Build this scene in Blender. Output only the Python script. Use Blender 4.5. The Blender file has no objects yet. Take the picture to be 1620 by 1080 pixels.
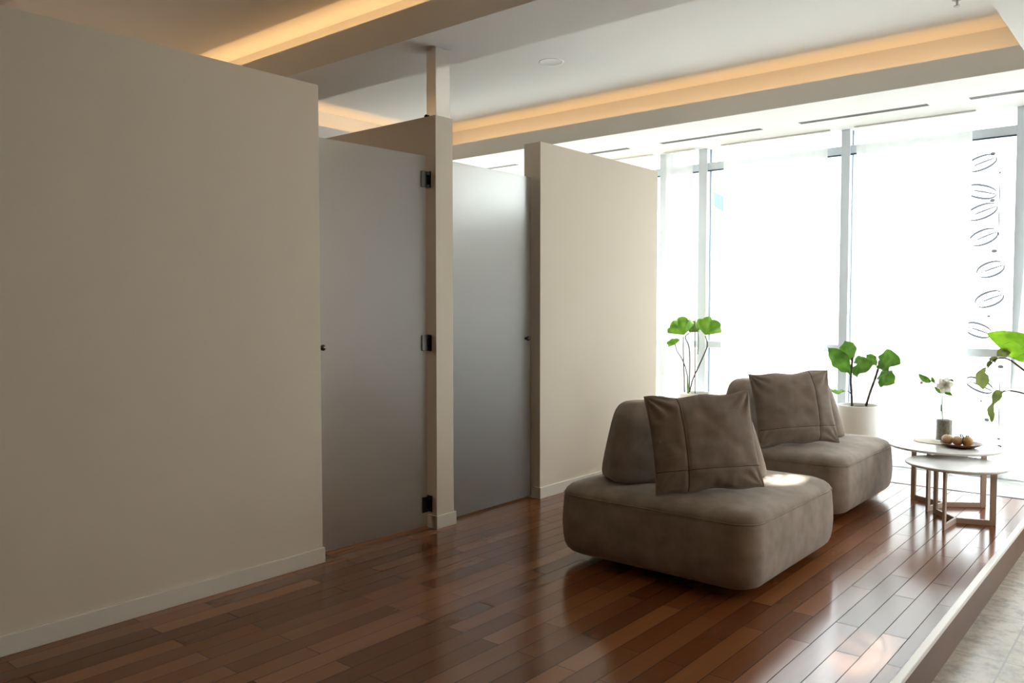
import bpy, bmesh, math, random
from mathutils import Vector, Matrix, noise

R = math.radians
PI = math.pi
random.seed(7)
scene = bpy.context.scene
C = scene.collection

# ------------------------------------------------------------------ camera
CAM_H = 1.30
FOC = 1290.36                    # pixels on a 1620 px wide frame
YAW, PITCH = R(39.91), R(-2.4064)
cd = bpy.data.cameras.new('camera')
cd.sensor_width = 36.0
cd.sensor_fit = 'HORIZONTAL'
cd.lens = FOC / 1620 * 36.0
cd.clip_start, cd.clip_end = 0.05, 200
cam = bpy.data.objects.new('camera', cd)
C.objects.link(cam)
cam.location = (0, 0, CAM_H)
cam.rotation_euler = (R(90) + PITCH, 0, YAW)
scene.camera = cam

_cy, _sy, _cp, _sp = math.cos(YAW), math.sin(YAW), math.cos(PITCH), math.sin(PITCH)
_F = Vector((-_sy * _cp, _cy * _cp, _sp)); _Rt = Vector((_cy, _sy, 0)); _U = _Rt.cross(_F)


def at(x, y, Y):
    """point of the plane y = Y behind a pixel: used only to read real positions off the photo"""
    d = _F + _Rt * ((x - 810) / FOC) - _U * ((y - 540) / FOC)
    t = Y / d.y
    return Vector((0, 0, CAM_H)) + d * t


# ------------------------------------------------------------------ world, sun, exposure
scene.view_settings.view_transform = 'Standard'
scene.view_settings.look = 'None'
scene.view_settings.gamma = 1.0
scene.view_settings.use_curve_mapping = False
scene.view_settings.exposure = 0.75
scene.cycles.use_denoising = True
scene.cycles.max_bounces = 10
scene.cycles.diffuse_bounces = 6
scene.cycles.glossy_bounces = 4
scene.cycles.transmission_bounces = 6
scene.cycles.transparent_max_bounces = 10
scene.cycles.sample_clamp_indirect = 8.0
scene.cycles.caustics_reflective = False
scene.cycles.caustics_refractive = False

w = bpy.data.worlds.new('world')
scene.world = w
w.use_nodes = True
bg = w.node_tree.nodes['Background']
bg.inputs['Color'].default_value = (0.95, 0.975, 1.0, 1)
# hazy sky: milky near the horizon, far brighter higher up towards the sun
_wn = w.node_tree.nodes
_tc = _wn.new('ShaderNodeTexCoord')
_sx = _wn.new('ShaderNodeSeparateXYZ')
_mr = _wn.new('ShaderNodeMapRange')
_mr.interpolation_type = 'SMOOTHSTEP'
SKY_LOW, SKY_HIGH = 4.2, 8.0
_mr.inputs['From Min'].default_value = 0.16
_mr.inputs['From Max'].default_value = 0.60
_mr.inputs['To Min'].default_value = SKY_LOW
_mr.inputs['To Max'].default_value = SKY_HIGH
w.node_tree.links.new(_tc.outputs['Generated'], _sx.inputs[0])
w.node_tree.links.new(_sx.outputs['Z'], _mr.inputs['Value'])
w.node_tree.links.new(_mr.outputs[0], bg.inputs['Strength'])

sd = bpy.data.lights.new('sun', 'SUN')
sd.energy = 5.0
sd.angle = R(1.0)
sd.color = (1.0, 0.97, 0.92)
sun = bpy.data.objects.new('sun', sd)
C.objects.link(sun)
sun.rotation_euler = Vector((-0.30, -0.62, -1.0)).to_track_quat('-Z', 'Y').to_euler()   # high sun outside the glazing


def strip_light(name, loc, size, sy, power, rot):
    l = bpy.data.lights.new(name, 'AREA')
    l.shape = 'RECTANGLE'
    l.size, l.size_y = size, sy
    l.energy = power
    l.color = (1.0, 0.60, 0.27)
    o = bpy.data.objects.new(name, l)
    C.objects.link(o)
    o.location = loc
    o.rotation_euler = rot
    return o


def sun_patch_spot(src, dst, ang, power):
    """narrow spot lamp added outdoors to throw a small sun-like patch indoors"""
    l = bpy.data.lights.new('patch_spot', 'SPOT')
    l.spot_size, l.spot_blend, l.shadow_soft_size = R(ang), 0.35, 0.03
    l.energy = power
    l.color = (1.0, 0.93, 0.82)
    o = bpy.data.objects.new('patch_spot', l)
    C.objects.link(o)
    o.location = src
    o.rotation_euler = (Vector(dst) - Vector(src)).to_track_quat('-Z', 'Y').to_euler()


sun_patch_spot((-0.39, 12.5, 4.93), (-1.60, 4.12, 0.42), 1.0, 24000)  # added beam for the bright patch on the front sofa
sun_patch_spot((-1.70, 14.2, 5.20), (-0.93, 3.16, 0.0), 1.0, 15000)  # added beam for the bright patch on the floor

# LED strips lying in the ceiling coves (the strips themselves are built with the ceiling)
LED_W = 2.7
strip_light('cove_lamp', (-3.45, 6.085, 2.835), 5.1, 0.02, LED_W, (R(180), 0, 0))
strip_light('cove_lamp', (-6.185, 4.85, 2.835), 2.3, 0.02, LED_W * 0.42, (R(180), 0, R(90)))
strip_light('cove_lamp', (-3.45, 1.44, 2.845), 5.1, 0.02, LED_W * 0.3, (R(180), 0, 0))
strip_light('cove_lamp', (-6.185, 2.36, 2.835), 1.5, 0.02, LED_W * 0.12, (R(180), 0, R(90)))
strip_light('cove_lamp', (-3.45, 3.275, 2.845), 5.1, 0.02, LED_W * 1.25, (R(180), 0, 0))

# warm fill lights added unseen under the hall ceiling, right of the camera
for _y in (3.0, 4.9):
    hl = strip_light('hall_fill', (1.5, _y, 2.755), 0.55, 0.55, 7.0, (0, 0, 0))
    hl.data.color = (1.0, 0.56, 0.25)

# unseen fill light added in the near room to brighten the first frosted door
dl = strip_light('room_fill', (-6.45, 2.6, 2.775), 0.4, 0.4, 28.0, (0, 0, 0))
dl.data.color = (1.0, 0.93, 0.82)

# ------------------------------------------------------------------ material helpers
def srgb(r, g, b):
    def f(c):
        c /= 255.0
        return c / 12.92 if c <= 0.04045 else ((c + 0.055) / 1.055) ** 2.4
    return (f(r), f(g), f(b), 1)


def new_mat(name):
    m = bpy.data.materials.new(name)
    m.use_nodes = True
    return m, m.node_tree, m.node_tree.nodes['Principled BSDF']


def mat(name, col, rough=0.6, metal=0.0, spec=0.5, var=0.0, scale=8.0, bump=0.0, bscale=200.0, **kw):
    m, nt, p = new_mat(name)
    p.inputs['Base Color'].default_value = col
    p.inputs['Roughness'].default_value = rough
    p.inputs['Metallic'].default_value = metal
    p.inputs['Specular IOR Level'].default_value = spec
    for k, v in kw.items():
        p.inputs[k.replace('_', ' ')].default_value = v
    tc = nt.nodes.new('ShaderNodeTexCoord')
    if var:
        n = nt.nodes.new('ShaderNodeTexNoise')
        n.inputs['Scale'].default_value = scale
        n.inputs['Detail'].default_value = 5
        nt.links.new(tc.outputs['Object'], n.inputs['Vector'])
        r = nt.nodes.new('ShaderNodeValToRGB')
        r.color_ramp.elements[0].position = 0.3
        r.color_ramp.elements[1].position = 0.7
        r.color_ramp.elements[0].color = tuple(c * (1 - var) for c in col[:3]) + (1,)
        r.color_ramp.elements[1].color = tuple(min(1, c * (1 + var)) for c in col[:3]) + (1,)
        nt.links.new(n.outputs['Fac'], r.inputs['Fac'])
        nt.links.new(r.outputs['Color'], p.inputs['Base Color'])
    if bump:
        n2 = nt.nodes.new('ShaderNodeTexNoise')
        n2.inputs['Scale'].default_value = bscale
        n2.inputs['Detail'].default_value = 3
        nt.links.new(tc.outputs['Object'], n2.inputs['Vector'])
        b = nt.nodes.new('ShaderNodeBump')
        b.inputs['Strength'].default_value = bump
        b.inputs['Distance'].default_value = 0.002
        nt.links.new(n2.outputs['Fac'], b.inputs['Height'])
        nt.links.new(b.outputs['Normal'], p.inputs['Normal'])
    return m


M = {}
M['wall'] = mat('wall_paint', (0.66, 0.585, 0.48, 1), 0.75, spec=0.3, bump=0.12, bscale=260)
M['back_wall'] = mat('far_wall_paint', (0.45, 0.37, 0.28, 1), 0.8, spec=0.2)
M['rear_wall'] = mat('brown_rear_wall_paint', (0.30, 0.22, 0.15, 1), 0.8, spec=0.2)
M['ceil'] = mat('ceiling_paint', (0.84, 0.83, 0.80, 1), 0.85, spec=0.2, bump=0.06, bscale=90)
M['base'] = mat('baseboard_paint', (0.66, 0.62, 0.54, 1), 0.45)
M['frame'] = mat('window_frame_paint', (0.72, 0.79, 0.86, 1), 0.4)  # bluish tint puts the sky's reflection into the frame colour
M['gasket'] = mat('dark_gasket', (0.06, 0.09, 0.13, 1), 0.5)
M['chrome'] = mat('chrome', (0.07, 0.065, 0.06, 1), 0.3, 1.0)
M['steel'] = mat('polished_steel', (0.86, 0.83, 0.78, 1), 0.09, 1.0, var=0.03, scale=6)
M['dark_metal'] = mat('dark_metal', (0.02, 0.022, 0.026, 1), 0.35, 0.6)
M['nosing'] = mat('pale_step_edge', (0.78, 0.77, 0.75, 1), 0.35)
M['slot'] = mat('black_slot', (0.02, 0.02, 0.02, 1), 0.8)
M['alu'] = mat('grey_aluminium', (0.45, 0.45, 0.45, 1), 0.4, 0.7)
M['riser'] = mat('step_riser_wood', srgb(98, 66, 46), 0.4, spec=0.25, var=0.15, scale=3)
M['fabric'] = mat('taupe_velvet', (0.285, 0.238, 0.205, 1), 0.85, spec=0.15, var=0.20, scale=11, bump=0.35, bscale=420,
                  Sheen_Weight=0.35, Sheen_Roughness=0.4, Sheen_Tint=(0.8, 0.72, 0.66, 1))
M['pillow'] = mat('taupe_pillow_fabric', (0.235, 0.192, 0.162, 1), 0.85, spec=0.15, var=0.14, scale=16, bump=0.35, bscale=420,
                  Sheen_Weight=0.3, Sheen_Roughness=0.4, Sheen_Tint=(0.8, 0.7, 0.64, 1))
M['seam'] = mat('dark_seam_thread', (0.025, 0.018, 0.014, 1), 0.9)
M['plinth'] = mat('black_plinth', (0.012, 0.011, 0.010, 1), 0.6)
M['pot'] = mat('white_glazed_pot', (0.74, 0.73, 0.70, 1), 0.35, var=0.02)
M['soil'] = mat('dark_soil', (0.035, 0.025, 0.018, 1), 0.95, var=0.4, scale=60, bump=1.0, bscale=90)
M['bark'] = mat('dark_stem_bark', (0.075, 0.055, 0.045, 1), 0.8, var=0.3, scale=60)
M['green_stem'] = mat('green_stem', (0.16, 0.28, 0.06, 1), 0.6)
M['stake'] = mat('grey_stake', (0.16, 0.13, 0.11, 1), 0.7)
M['tabletop'] = mat('white_lacquer', (0.62, 0.61, 0.60, 1), 0.22, var=0.02)
M['leg'] = mat('beige_metal', (0.48, 0.375, 0.30, 1), 0.45, 0.0)
M['plate'] = mat('brown_wood_dish', (0.16, 0.07, 0.04, 1), 0.4, var=0.3, scale=25)
M['fruit'] = mat('pale_orange_skin', (0.70, 0.50, 0.32, 1), 0.45, var=0.18, scale=18)
M['fruit2'] = mat('amber_skin', (0.58, 0.36, 0.13, 1), 0.35, var=0.3, scale=20)
M['dark_twig'] = mat('black_twig', (0.02, 0.014, 0.012, 1), 0.6)
M['mat_cloth'] = mat('cream_mat', (0.60, 0.55, 0.44, 1), 0.8, var=0.06, scale=60)
M['petal'] = mat('white_petal', (0.78, 0.76, 0.70, 1), 0.6, Subsurface_Weight=0.1)
M['tag'] = mat('dark_blue_tag', (0.05, 0.05, 0.16, 1), 0.5)
M['ext_ground'] = mat('pale_paving', (0.38, 0.375, 0.355, 1), 0.8, var=0.08, scale=0.7)
M['awning'] = mat('blue_grey_awning', (0.10, 0.13, 0.18, 1), 0.8)


def leaf_mat(name, c1, c2):
    m, nt, p = new_mat(name)
    tc = nt.nodes.new('ShaderNodeTexCoord')
    n = nt.nodes.new('ShaderNodeTexNoise')
    n.inputs['Scale'].default_value = 14
    nt.links.new(tc.outputs['Object'], n.inputs['Vector'])
    r = nt.nodes.new('ShaderNodeValToRGB')
    r.color_ramp.elements[0].position = 0.35; r.color_ramp.elements[0].color = c1
    r.color_ramp.elements[1].position = 0.7; r.color_ramp.elements[1].color = c2
    nt.links.new(n.outputs['Fac'], r.inputs['Fac'])
    nt.links.new(r.outputs['Color'], p.inputs['Base Color'])
    p.inputs['Roughness'].default_value = 0.45
    tr = nt.nodes.new('ShaderNodeBsdfTranslucent')
    nt.links.new(r.outputs['Color'], tr.inputs['Color'])
    mx = nt.nodes.new('ShaderNodeMixShader')
    mx.inputs[0].default_value = 0.38
    nt.links.new(p.outputs[0], mx.inputs[1])
    nt.links.new(tr.outputs[0], mx.inputs[2])
    nt.links.new(mx.outputs[0], nt.nodes['Material Output'].inputs['Surface'])
    return m


M['leaf'] = leaf_mat('fig_leaf', (0.075, 0.19, 0.025, 1), (0.20, 0.38, 0.06, 1))
M['leaf_bright'] = leaf_mat('bright_fan_leaf', (0.17, 0.38, 0.04, 1), (0.36, 0.58, 0.09, 1))
M['leaf_yellow'] = leaf_mat('yellow_green_leaf', (0.22, 0.42, 0.03, 1), (0.40, 0.62, 0.05, 1))
M['leaf_dry'] = leaf_mat('olive_dry_leaf', (0.16, 0.20, 0.06, 1), (0.30, 0.34, 0.12, 1))
M['leaf_vein'] = leaf_mat('pale_vein', (0.50, 0.62, 0.20, 1), (0.60, 0.72, 0.28, 1))


def glass_mat(name, tint, refl_rough=0.02):
    m, nt, p = new_mat(name)
    nt.nodes.remove(p)
    t = nt.nodes.new('ShaderNodeBsdfTransparent'); t.inputs['Color'].default_value = tint
    g = nt.nodes.new('ShaderNodeBsdfGlossy'); g.inputs['Roughness'].default_value = refl_rough
    lw = nt.nodes.new('ShaderNodeLayerWeight'); lw.inputs['Blend'].default_value = 0.5
    pw = nt.nodes.new('ShaderNodeMath'); pw.operation = 'POWER'; pw.inputs[1].default_value = 4.0
    f = nt.nodes.new('ShaderNodeMath'); f.operation = 'MULTIPLY_ADD'; f.inputs[1].default_value = 0.75; f.inputs[2].default_value = 0.04
    nt.links.new(lw.outputs['Facing'], pw.inputs[0]); nt.links.new(pw.outputs[0], f.inputs[0])
    mx = nt.nodes.new('ShaderNodeMixShader')
    nt.links.new(f.outputs[0], mx.inputs[0])
    nt.links.new(t.outputs[0], mx.inputs[1])
    nt.links.new(g.outputs[0], mx.inputs[2])
    nt.links.new(mx.outputs[0], nt.nodes['Material Output'].inputs['Surface'])
    return m


M['glass'] = glass_mat('window_glass', (0.95, 0.98, 0.98, 1))
M['vase_glass'] = glass_mat('vase_glass', (0.93, 0.96, 0.96, 1))

m, nt, p = new_mat('grey_window_film')
nt.nodes.remove(p)
t = nt.nodes.new('ShaderNodeBsdfTransparent'); t.inputs['Color'].default_value = (0.050, 0.052, 0.056, 1)
nt.links.new(t.outputs[0], nt.nodes['Material Output'].inputs['Surface'])
M['decal'] = m

# frosted door glass: rough refraction through a real 12 mm sheet
m, nt, p = new_mat('frosted_glass')
p.inputs['Base Color'].default_value = (0.80, 0.82, 0.81, 1)
p.inputs['Roughness'].default_value = 0.36
p.inputs['Transmission Weight'].default_value = 0.82
p.inputs['IOR'].default_value = 1.45
M['frost'] = m

# sheer curtain
m, nt, p = new_mat('sheer_curtain')
nt.nodes.remove(p)
d = nt.nodes.new('ShaderNodeBsdfDiffuse'); d.inputs['Color'].default_value = (0.86, 0.86, 0.85, 1)
t = nt.nodes.new('ShaderNodeBsdfTranslucent'); t.inputs['Color'].default_value = (0.64, 0.64, 0.63, 1)
x = nt.nodes.new('ShaderNodeBsdfTransparent')
a = nt.nodes.new('ShaderNodeMixShader'); a.inputs[0].default_value = 0.62
b = nt.nodes.new('ShaderNodeMixShader'); b.inputs[0].default_value = 0.13
nt.links.new(d.outputs[0], a.inputs[1]); nt.links.new(t.outputs[0], a.inputs[2])
nt.links.new(a.outputs[0], b.inputs[1]); nt.links.new(x.outputs[0], b.inputs[2])
nt.links.new(b.outputs[0], nt.nodes['Material Output'].inputs['Surface'])
M['curtain'] = m


def floor_mat():
    m, nt, p = new_mat('merbau_floorboards')
    tc = nt.nodes.new('ShaderNodeTexCoord')
    mp = nt.nodes.new('ShaderNodeMapping')
    mp.inputs['Rotation'].default_value = (0, 0, R(90))
    nt.links.new(tc.outputs['Object'], mp.inputs['Vector'])
    br = nt.nodes.new('ShaderNodeTexBrick')
    br.offset = 0.37; br.offset_frequency = 2
    br.inputs['Scale'].default_value = 1.0
    br.inputs['Brick Width'].default_value = 0.78
    br.inputs['Row Height'].default_value = 0.092
    br.inputs['Mortar Size'].default_value = 0.0016
    br.inputs['Mortar Smooth'].default_value = 0.1
    br.inputs['Bias'].default_value = 0.0
    br.inputs['Color1'].default_value = (0, 0, 0, 1)
    br.inputs['Color2'].default_value = (1, 1, 1, 1)
    br.inputs['Mortar'].default_value = (0.5, 0.5, 0.5, 1)
    nt.links.new(mp.outputs[0], br.inputs['Vector'])
    ramp = nt.nodes.new('ShaderNodeValToRGB')
    e = ramp.color_ramp.elements
    e[0].position = 0.0; e[0].color = (0.112, 0.036, 0.0115, 1)
    e[1].position = 1.0; e[1].color = (0.250, 0.095, 0.036, 1)
    k = e.new(0.5); k.color = (0.175, 0.062, 0.022, 1)
    nt.links.new(br.outputs['Color'], ramp.inputs['Fac'])
    # grain along the boards
    mp2 = nt.nodes.new('ShaderNodeMapping')
    mp2.inputs['Scale'].default_value = (22, 1.2, 1)
    nt.links.new(tc.outputs['Object'], mp2.inputs['Vector'])
    gn = nt.nodes.new('ShaderNodeTexNoise')
    gn.inputs['Scale'].default_value = 2.0; gn.inputs['Detail'].default_value = 6
    gn.inputs['Roughness'].default_value = 0.65
    nt.links.new(mp2.outputs[0], gn.inputs['Vector'])
    mr = nt.nodes.new('ShaderNodeMapRange')
    mr.inputs['From Min'].default_value = 0.25; mr.inputs['From Max'].default_value = 0.75
    mr.inputs['To Min'].default_value = 0.93; mr.inputs['To Max'].default_value = 1.07
    nt.links.new(gn.outputs['Fac'], mr.inputs['Value'])
    mul = nt.nodes.new('ShaderNodeMixRGB'); mul.blend_type = 'MULTIPLY'; mul.inputs[0].default_value = 1
    nt.links.new(ramp.outputs['Color'], mul.inputs[1])
    nt.links.new(mr.outputs[0], mul.inputs[2])
    mo = nt.nodes.new('ShaderNodeMixRGB')
    mo.inputs[2].default_value = (0.012, 0.005, 0.003, 1)
    nt.links.new(br.outputs['Fac'], mo.inputs[0])
    nt.links.new(mul.outputs[0], mo.inputs[1])
    nt.links.new(mo.outputs[0], p.inputs['Base Color'])
    r2 = nt.nodes.new('ShaderNodeMapRange')
    r2.inputs['To Min'].default_value = 0.18; r2.inputs['To Max'].default_value = 0.18
    p.inputs['Specular IOR Level'].default_value = 0.85
    nt.links.new(gn.outputs['Fac'], r2.inputs['Value'])
    mrf = nt.nodes.new('ShaderNodeMixRGB'); mrf.inputs[2].default_value = (0.8, 0.8, 0.8, 1)
    nt.links.new(br.outputs['Fac'], mrf.inputs[0]); nt.links.new(r2.outputs[0], mrf.inputs[1])
    nt.links.new(mrf.outputs[0], p.inputs['Roughness'])
    # each board has its own sheen, the joints have none
    sp = nt.nodes.new('ShaderNodeMapRange')
    sp.inputs['To Min'].default_value = 0.48; sp.inputs['To Max'].default_value = 0.80
    nt.links.new(br.outputs['Color'], sp.inputs['Value'])
    msp = nt.nodes.new('ShaderNodeMixRGB'); msp.inputs[2].default_value = (0.1, 0.1, 0.1, 1)
    nt.links.new(br.outputs['Fac'], msp.inputs[0]); nt.links.new(sp.outputs[0], msp.inputs[1])
    nt.links.new(msp.outputs[0], p.inputs['Specular IOR Level'])
    bu = nt.nodes.new('ShaderNodeBump')
    bu.inputs['Strength'].default_value = 0.04; bu.inputs['Distance'].default_value = 0.001
    bu.invert = True
    nt.links.new(br.outputs['Fac'], bu.inputs['Height'])
    nt.links.new(bu.outputs[0], p.inputs['Normal'])
    return m


def tile_mat(name, c1, c2, grout, size, off=(0, 0), rough=0.3):
    m, nt, p = new_mat(name)
    tc = nt.nodes.new('ShaderNodeTexCoord')
    mp = nt.nodes.new('ShaderNodeMapping')
    mp.inputs['Location'].default_value = (off[0], off[1], 0)
    nt.links.new(tc.outputs['Object'], mp.inputs['Vector'])
    br = nt.nodes.new('ShaderNodeTexBrick')
    br.offset = 0.0; br.squash = 1.0
    br.inputs['Scale'].default_value = 1
    br.inputs['Brick Width'].default_value = size
    br.inputs['Row Height'].default_value = size
    br.inputs['Mortar Size'].default_value = 0.004
    br.inputs['Mortar Smooth'].default_value = 0.2
    br.inputs['Color1'].default_value = (0, 0, 0, 1)
    br.inputs['Color2'].default_value = (1, 1, 1, 1)
    nt.links.new(mp.outputs[0], br.inputs['Vector'])
    n = nt.nodes.new('ShaderNodeTexNoise')
    n.inputs['Scale'].default_value = 15; n.inputs['Detail'].default_value = 10
    n.inputs['Roughness'].default_value = 0.72; n.inputs['Distortion'].default_value = 0.3
    nt.links.new(tc.outputs['Object'], n.inputs['Vector'])
    r = nt.nodes.new('ShaderNodeValToRGB')
    r.color_ramp.elements[0].position = 0.36; r.color_ramp.elements[0].color = c1
    r.color_ramp.elements[1].position = 0.56; r.color_ramp.elements[1].color = c2
    nt.links.new(n.outputs['Fac'], r.inputs['Fac'])
    mo = nt.nodes.new('ShaderNodeMixRGB'); mo.inputs[2].default_value = grout
    nt.links.new(br.outputs['Fac'], mo.inputs[0])
    nt.links.new(r.outputs['Color'], mo.inputs[1])
    nt.links.new(mo.outputs[0], p.inputs['Base Color'])
    p.inputs['Roughness'].default_value = rough
    return m


M['floor'] = floor_mat()
M['tile'] = tile_mat('travertine_tile', (0.18, 0.15, 0.11, 1), (0.41, 0.36, 0.285, 1), (0.20, 0.17, 0.14, 1), 0.545,
                     (0.565, -3.86 + 0.545 * 8), 0.32)
M['sill_tile'] = tile_mat('pale_sill_tile', (0.34, 0.33, 0.305, 1), (0.44, 0.43, 0.405, 1), (0.4, 0.37, 0.32, 1), 0.6, (0, 0), 0.3)
M['sand'] = mat('coarse_sand', (0.34, 0.30, 0.23, 1), 0.9, var=0.45, scale=140, bump=1.0, bscale=200)


# ------------------------------------------------------------------ object helpers
def link(name, me, material, parent=None, smooth=False, loc=None):
    o = bpy.data.objects.new(name, me)
    C.objects.link(o)
    if material is not None:
        me.materials.append(material)
    if smooth:
        for f in me.polygons:
            f.use_smooth = True
    if parent:
        o.parent = parent
    if loc:
        o.location = loc
    return o


def from_bm(name, bm, material, parent=None, smooth=False, loc=None):
    bmesh.ops.recalc_face_normals(bm, faces=bm.faces)
    me = bpy.data.meshes.new(name)
    bm.to_mesh(me); bm.free()
    return link(name, me, material, parent, smooth, loc)


def add_box(bm, x0, x1, y0, y1, z0, z1, bev=0.0, seg=2):
    vs = [bm.verts.new((x, y, z)) for x in (x0, x1) for y in (y0, y1) for z in (z0, z1)]
    idx = [(0, 1, 3, 2), (4, 6, 7, 5), (0, 4, 5, 1), (2, 3, 7, 6), (0, 2, 6, 4), (1, 5, 7, 3)]
    fs = [bm.faces.new([vs[i] for i in q]) for q in idx]
    if bev:
        es = list({e for f in fs for e in f.edges})
        bmesh.ops.bevel(bm, geom=es, offset=bev, segments=seg, profile=0.5, affect='EDGES')


def box(name, x0, x1, y0, y1, z0, z1, material, parent=None, bev=0.0, seg=2):
    bm = bmesh.new()
    add_box(bm, x0, x1, y0, y1, z0, z1, bev, seg)
    return from_bm(name, bm, material, parent)


def add_tube(bm, pts, rads, n=8, cap=True):
    pts = [Vector(p) for p in pts]
    if not isinstance(rads, (list, tuple)):
        rads = [rads] * len(pts)
    prev = None
    up = Vector((0.137, 0.311, 0.94)).normalized()
    for i, p in enumerate(pts):
        t = (pts[min(i + 1, len(pts) - 1)] - pts[max(i - 1, 0)]).normalized()
        s = t.cross(up)
        if s.length < 1e-4:
            s = t.cross(Vector((1, 0, 0)))
        s.normalize(); u = s.cross(t).normalized(); up = u
        ring = [bm.verts.new(p + (s * math.cos(2 * PI * k / n) + u * math.sin(2 * PI * k / n)) * rads[i]) for k in range(n)]
        if prev:
            for k in range(n):
                bm.faces.new((prev[k], prev[(k + 1) % n], ring[(k + 1) % n], ring[k]))
        elif cap:
            bm.faces.new(list(reversed(ring)))
        prev = ring
    if cap:
        bm.faces.new(prev)


def add_lathe(bm, prof, n=48, c=(0, 0, 0)):
    """prof: list of (r, z); r = 0 closes at a pole"""
    prev = None
    for r, z in prof:
        if r < 1e-6:
            ring = [bm.verts.new((c[0], c[1], c[2] + z))]
        else:
            ring = [bm.verts.new((c[0] + r * math.cos(2 * PI * k / n), c[1] + r * math.sin(2 * PI * k / n), c[2] + z)) for k in range(n)]
        if prev:
            for k in range(n):
                a, b2 = prev[k % len(prev)], prev[(k + 1) % len(prev)]
                c2, d2 = ring[(k + 1) % len(ring)], ring[k % len(ring)]
                f = []
                for v in (a, b2, c2, d2):
                    if v not in f:
                        f.append(v)
                if len(f) > 2:
                    bm.faces.new(f)
        prev = ring


def spline(pts, n=24):
    pts = [Vector(p) for p in pts]
    P = [pts[0] * 2 - pts[1]] + pts + [pts[-1] * 2 - pts[-2]]
    out = []
    m = len(pts) - 1
    for i in range(n + 1):
        u = i / n * m
        k = min(int(u), m - 1); t = u - k
        a, b2, c2, d2 = P[k], P[k + 1], P[k + 2], P[k + 3]
        out.append(0.5 * ((2 * b2) + (c2 - a) * t + (2 * a - 5 * b2 + 4 * c2 - d2) * t * t + (3 * b2 - a - 3 * c2 + d2) * t ** 3))
    return out


def empty(name, loc, rz=0.0):
    o = bpy.data.objects.new(name, None)
    C.objects.link(o)
    o.empty_display_size = 0.1
    o.location = loc
    o.rotation_euler = (0, 0, rz)
    return o


def tag(o, label, cat, group=None):
    o['label'] = label
    o['category'] = cat
    if group:
        o['group'] = group
    return o


def struct(o):
    o['kind'] = 'structure'
    return o


def copy_tree(o, parent=None):
    c = o.copy(); C.objects.link(c)
    if parent:
        c.parent = parent
    for ch in [q for q in bpy.data.objects if q.parent == o]:
        copy_tree(ch, c)
    return c


# ------------------------------------------------------------------ SETTING: floors
XW = -3.38          # front plane of the partition walls
ZS = 2.80           # underside of the dropped ceiling
ZC = 3.12           # ceiling inside the coffers
YG = 7.17           # glass plane
struct(box('floor', -7.0, -0.774, -3.0, 6.42, -0.20, 0.0, M['floor']))
struct(box('trim_1', -7.0, -0.78, 6.42, 6.428, -0.2, 0.003, M['gasket']))
fl = struct(box('floor', -7.0, 3.5, 6.428, 7.35, -0.25, 0.0, M['sill_tile']))
struct(box('floor', -0.79, 3.5, -3.0, 6.428, -0.25, -0.17, M['tile']))
# pale rounded edge of the raised wooden floor, and its riser
bm = bmesh.new()
add_box(bm, -0.776, -0.746, -3.0, 6.42, -0.020, 0.004, 0.004, 3)
struct(from_bm('trim_2', bm, M['nosing'], None))
struct(box('trim_3', -0.785, -0.752, -3.0, 6.42, -0.17, -0.020, M['riser']))

# ------------------------------------------------------------------ SETTING: partitions
TH = 0.14
HP = 2.405
struct(box('wall_left', XW - TH, XW, -3.0, 2.535, 0, HP, M['wall']))
struct(box('wall_middle', -6.9, XW, 3.355, 3.495, 0, HP, M['wall']))
bm = bmesh.new()
add_box(bm, XW - TH, XW, 4.337, 5.89, 0, HP)
add_box(bm, -6.9, XW - TH, 5.75, 5.89, 0, 2.20)  # unseen return wall, height shaped to balance the light behind the far door
struct(from_bm('wall_right', bm, M['wall']))
BB = 0.078
struct(box('baseboard_left', XW, XW + 0.013, -3.0, 2.543, 0, BB, M['base'], bev=0.0025))
bm = bmesh.new()
add_box(bm, XW, XW + 0.013, 3.343, 3.507, 0, BB, 0.0025)
add_box(bm, XW - 0.065, XW + 0.001, 3.343, 3.355, 0, BB, 0.0025)
struct(from_bm('baseboard_middle', bm, M['base']))
bm = bmesh.new()
add_box(bm, XW, XW + 0.013, 4.325, 5.89, 0, BB, 0.0025)
add_box(bm, XW - 0.07, XW + 0.001, 4.325, 4.337, 0, BB, 0.0025)
struct(from_bm('baseboard_right', bm, M['base']))
# outer shell behind and beside the camera
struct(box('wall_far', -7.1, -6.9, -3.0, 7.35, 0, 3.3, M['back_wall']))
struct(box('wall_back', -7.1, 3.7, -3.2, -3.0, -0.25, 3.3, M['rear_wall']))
bm = bmesh.new()
add_box(bm, 3.5, 3.7, -3.0, 5.6, -0.25, 3.3)
add_box(bm, 3.5, 3.7, 5.6, 7.35, 2.62, 3.3)
add_box(bm, 3.5, 3.7, 5.6, 7.35, -0.25, -0.12)
for yy in (6.3, 7.0):
    add_box(bm, 3.52, 3.66, yy, yy + 0.08, -0.12, 2.62)
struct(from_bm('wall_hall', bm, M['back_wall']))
struct(box('window_9', 3.59, 3.60, 5.6, 7.35, -0.12, 2.62, M['glass']))  # glazed opening added in the unseen hall wall to let in fill daylight
struct(box('wall_front', 2.35, 3.5, 7.1, 7.35, 0, 3.3, M['back_wall']))
# polished steel column standing on the end of the middle wall
col = box('steel_column', XW - 0.085, XW - 0.006, 3.365, 3.482, HP, ZS, M['steel'], bev=0.004)
tag(col, 'polished square steel column rising from the middle wall to the ceiling beam', 'column')
bm = bmesh.new()
add_lathe(bm, [(0, 0.014), (0.006, 0.013), (0.011, 0.007), (0.012, 0)], 16, (XW - 0.079, 3.358, HP))
cp = from_bm('cap_screw', bm, M['dark_metal'], col, True)
cp.location = (0, 0, 0)

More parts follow.
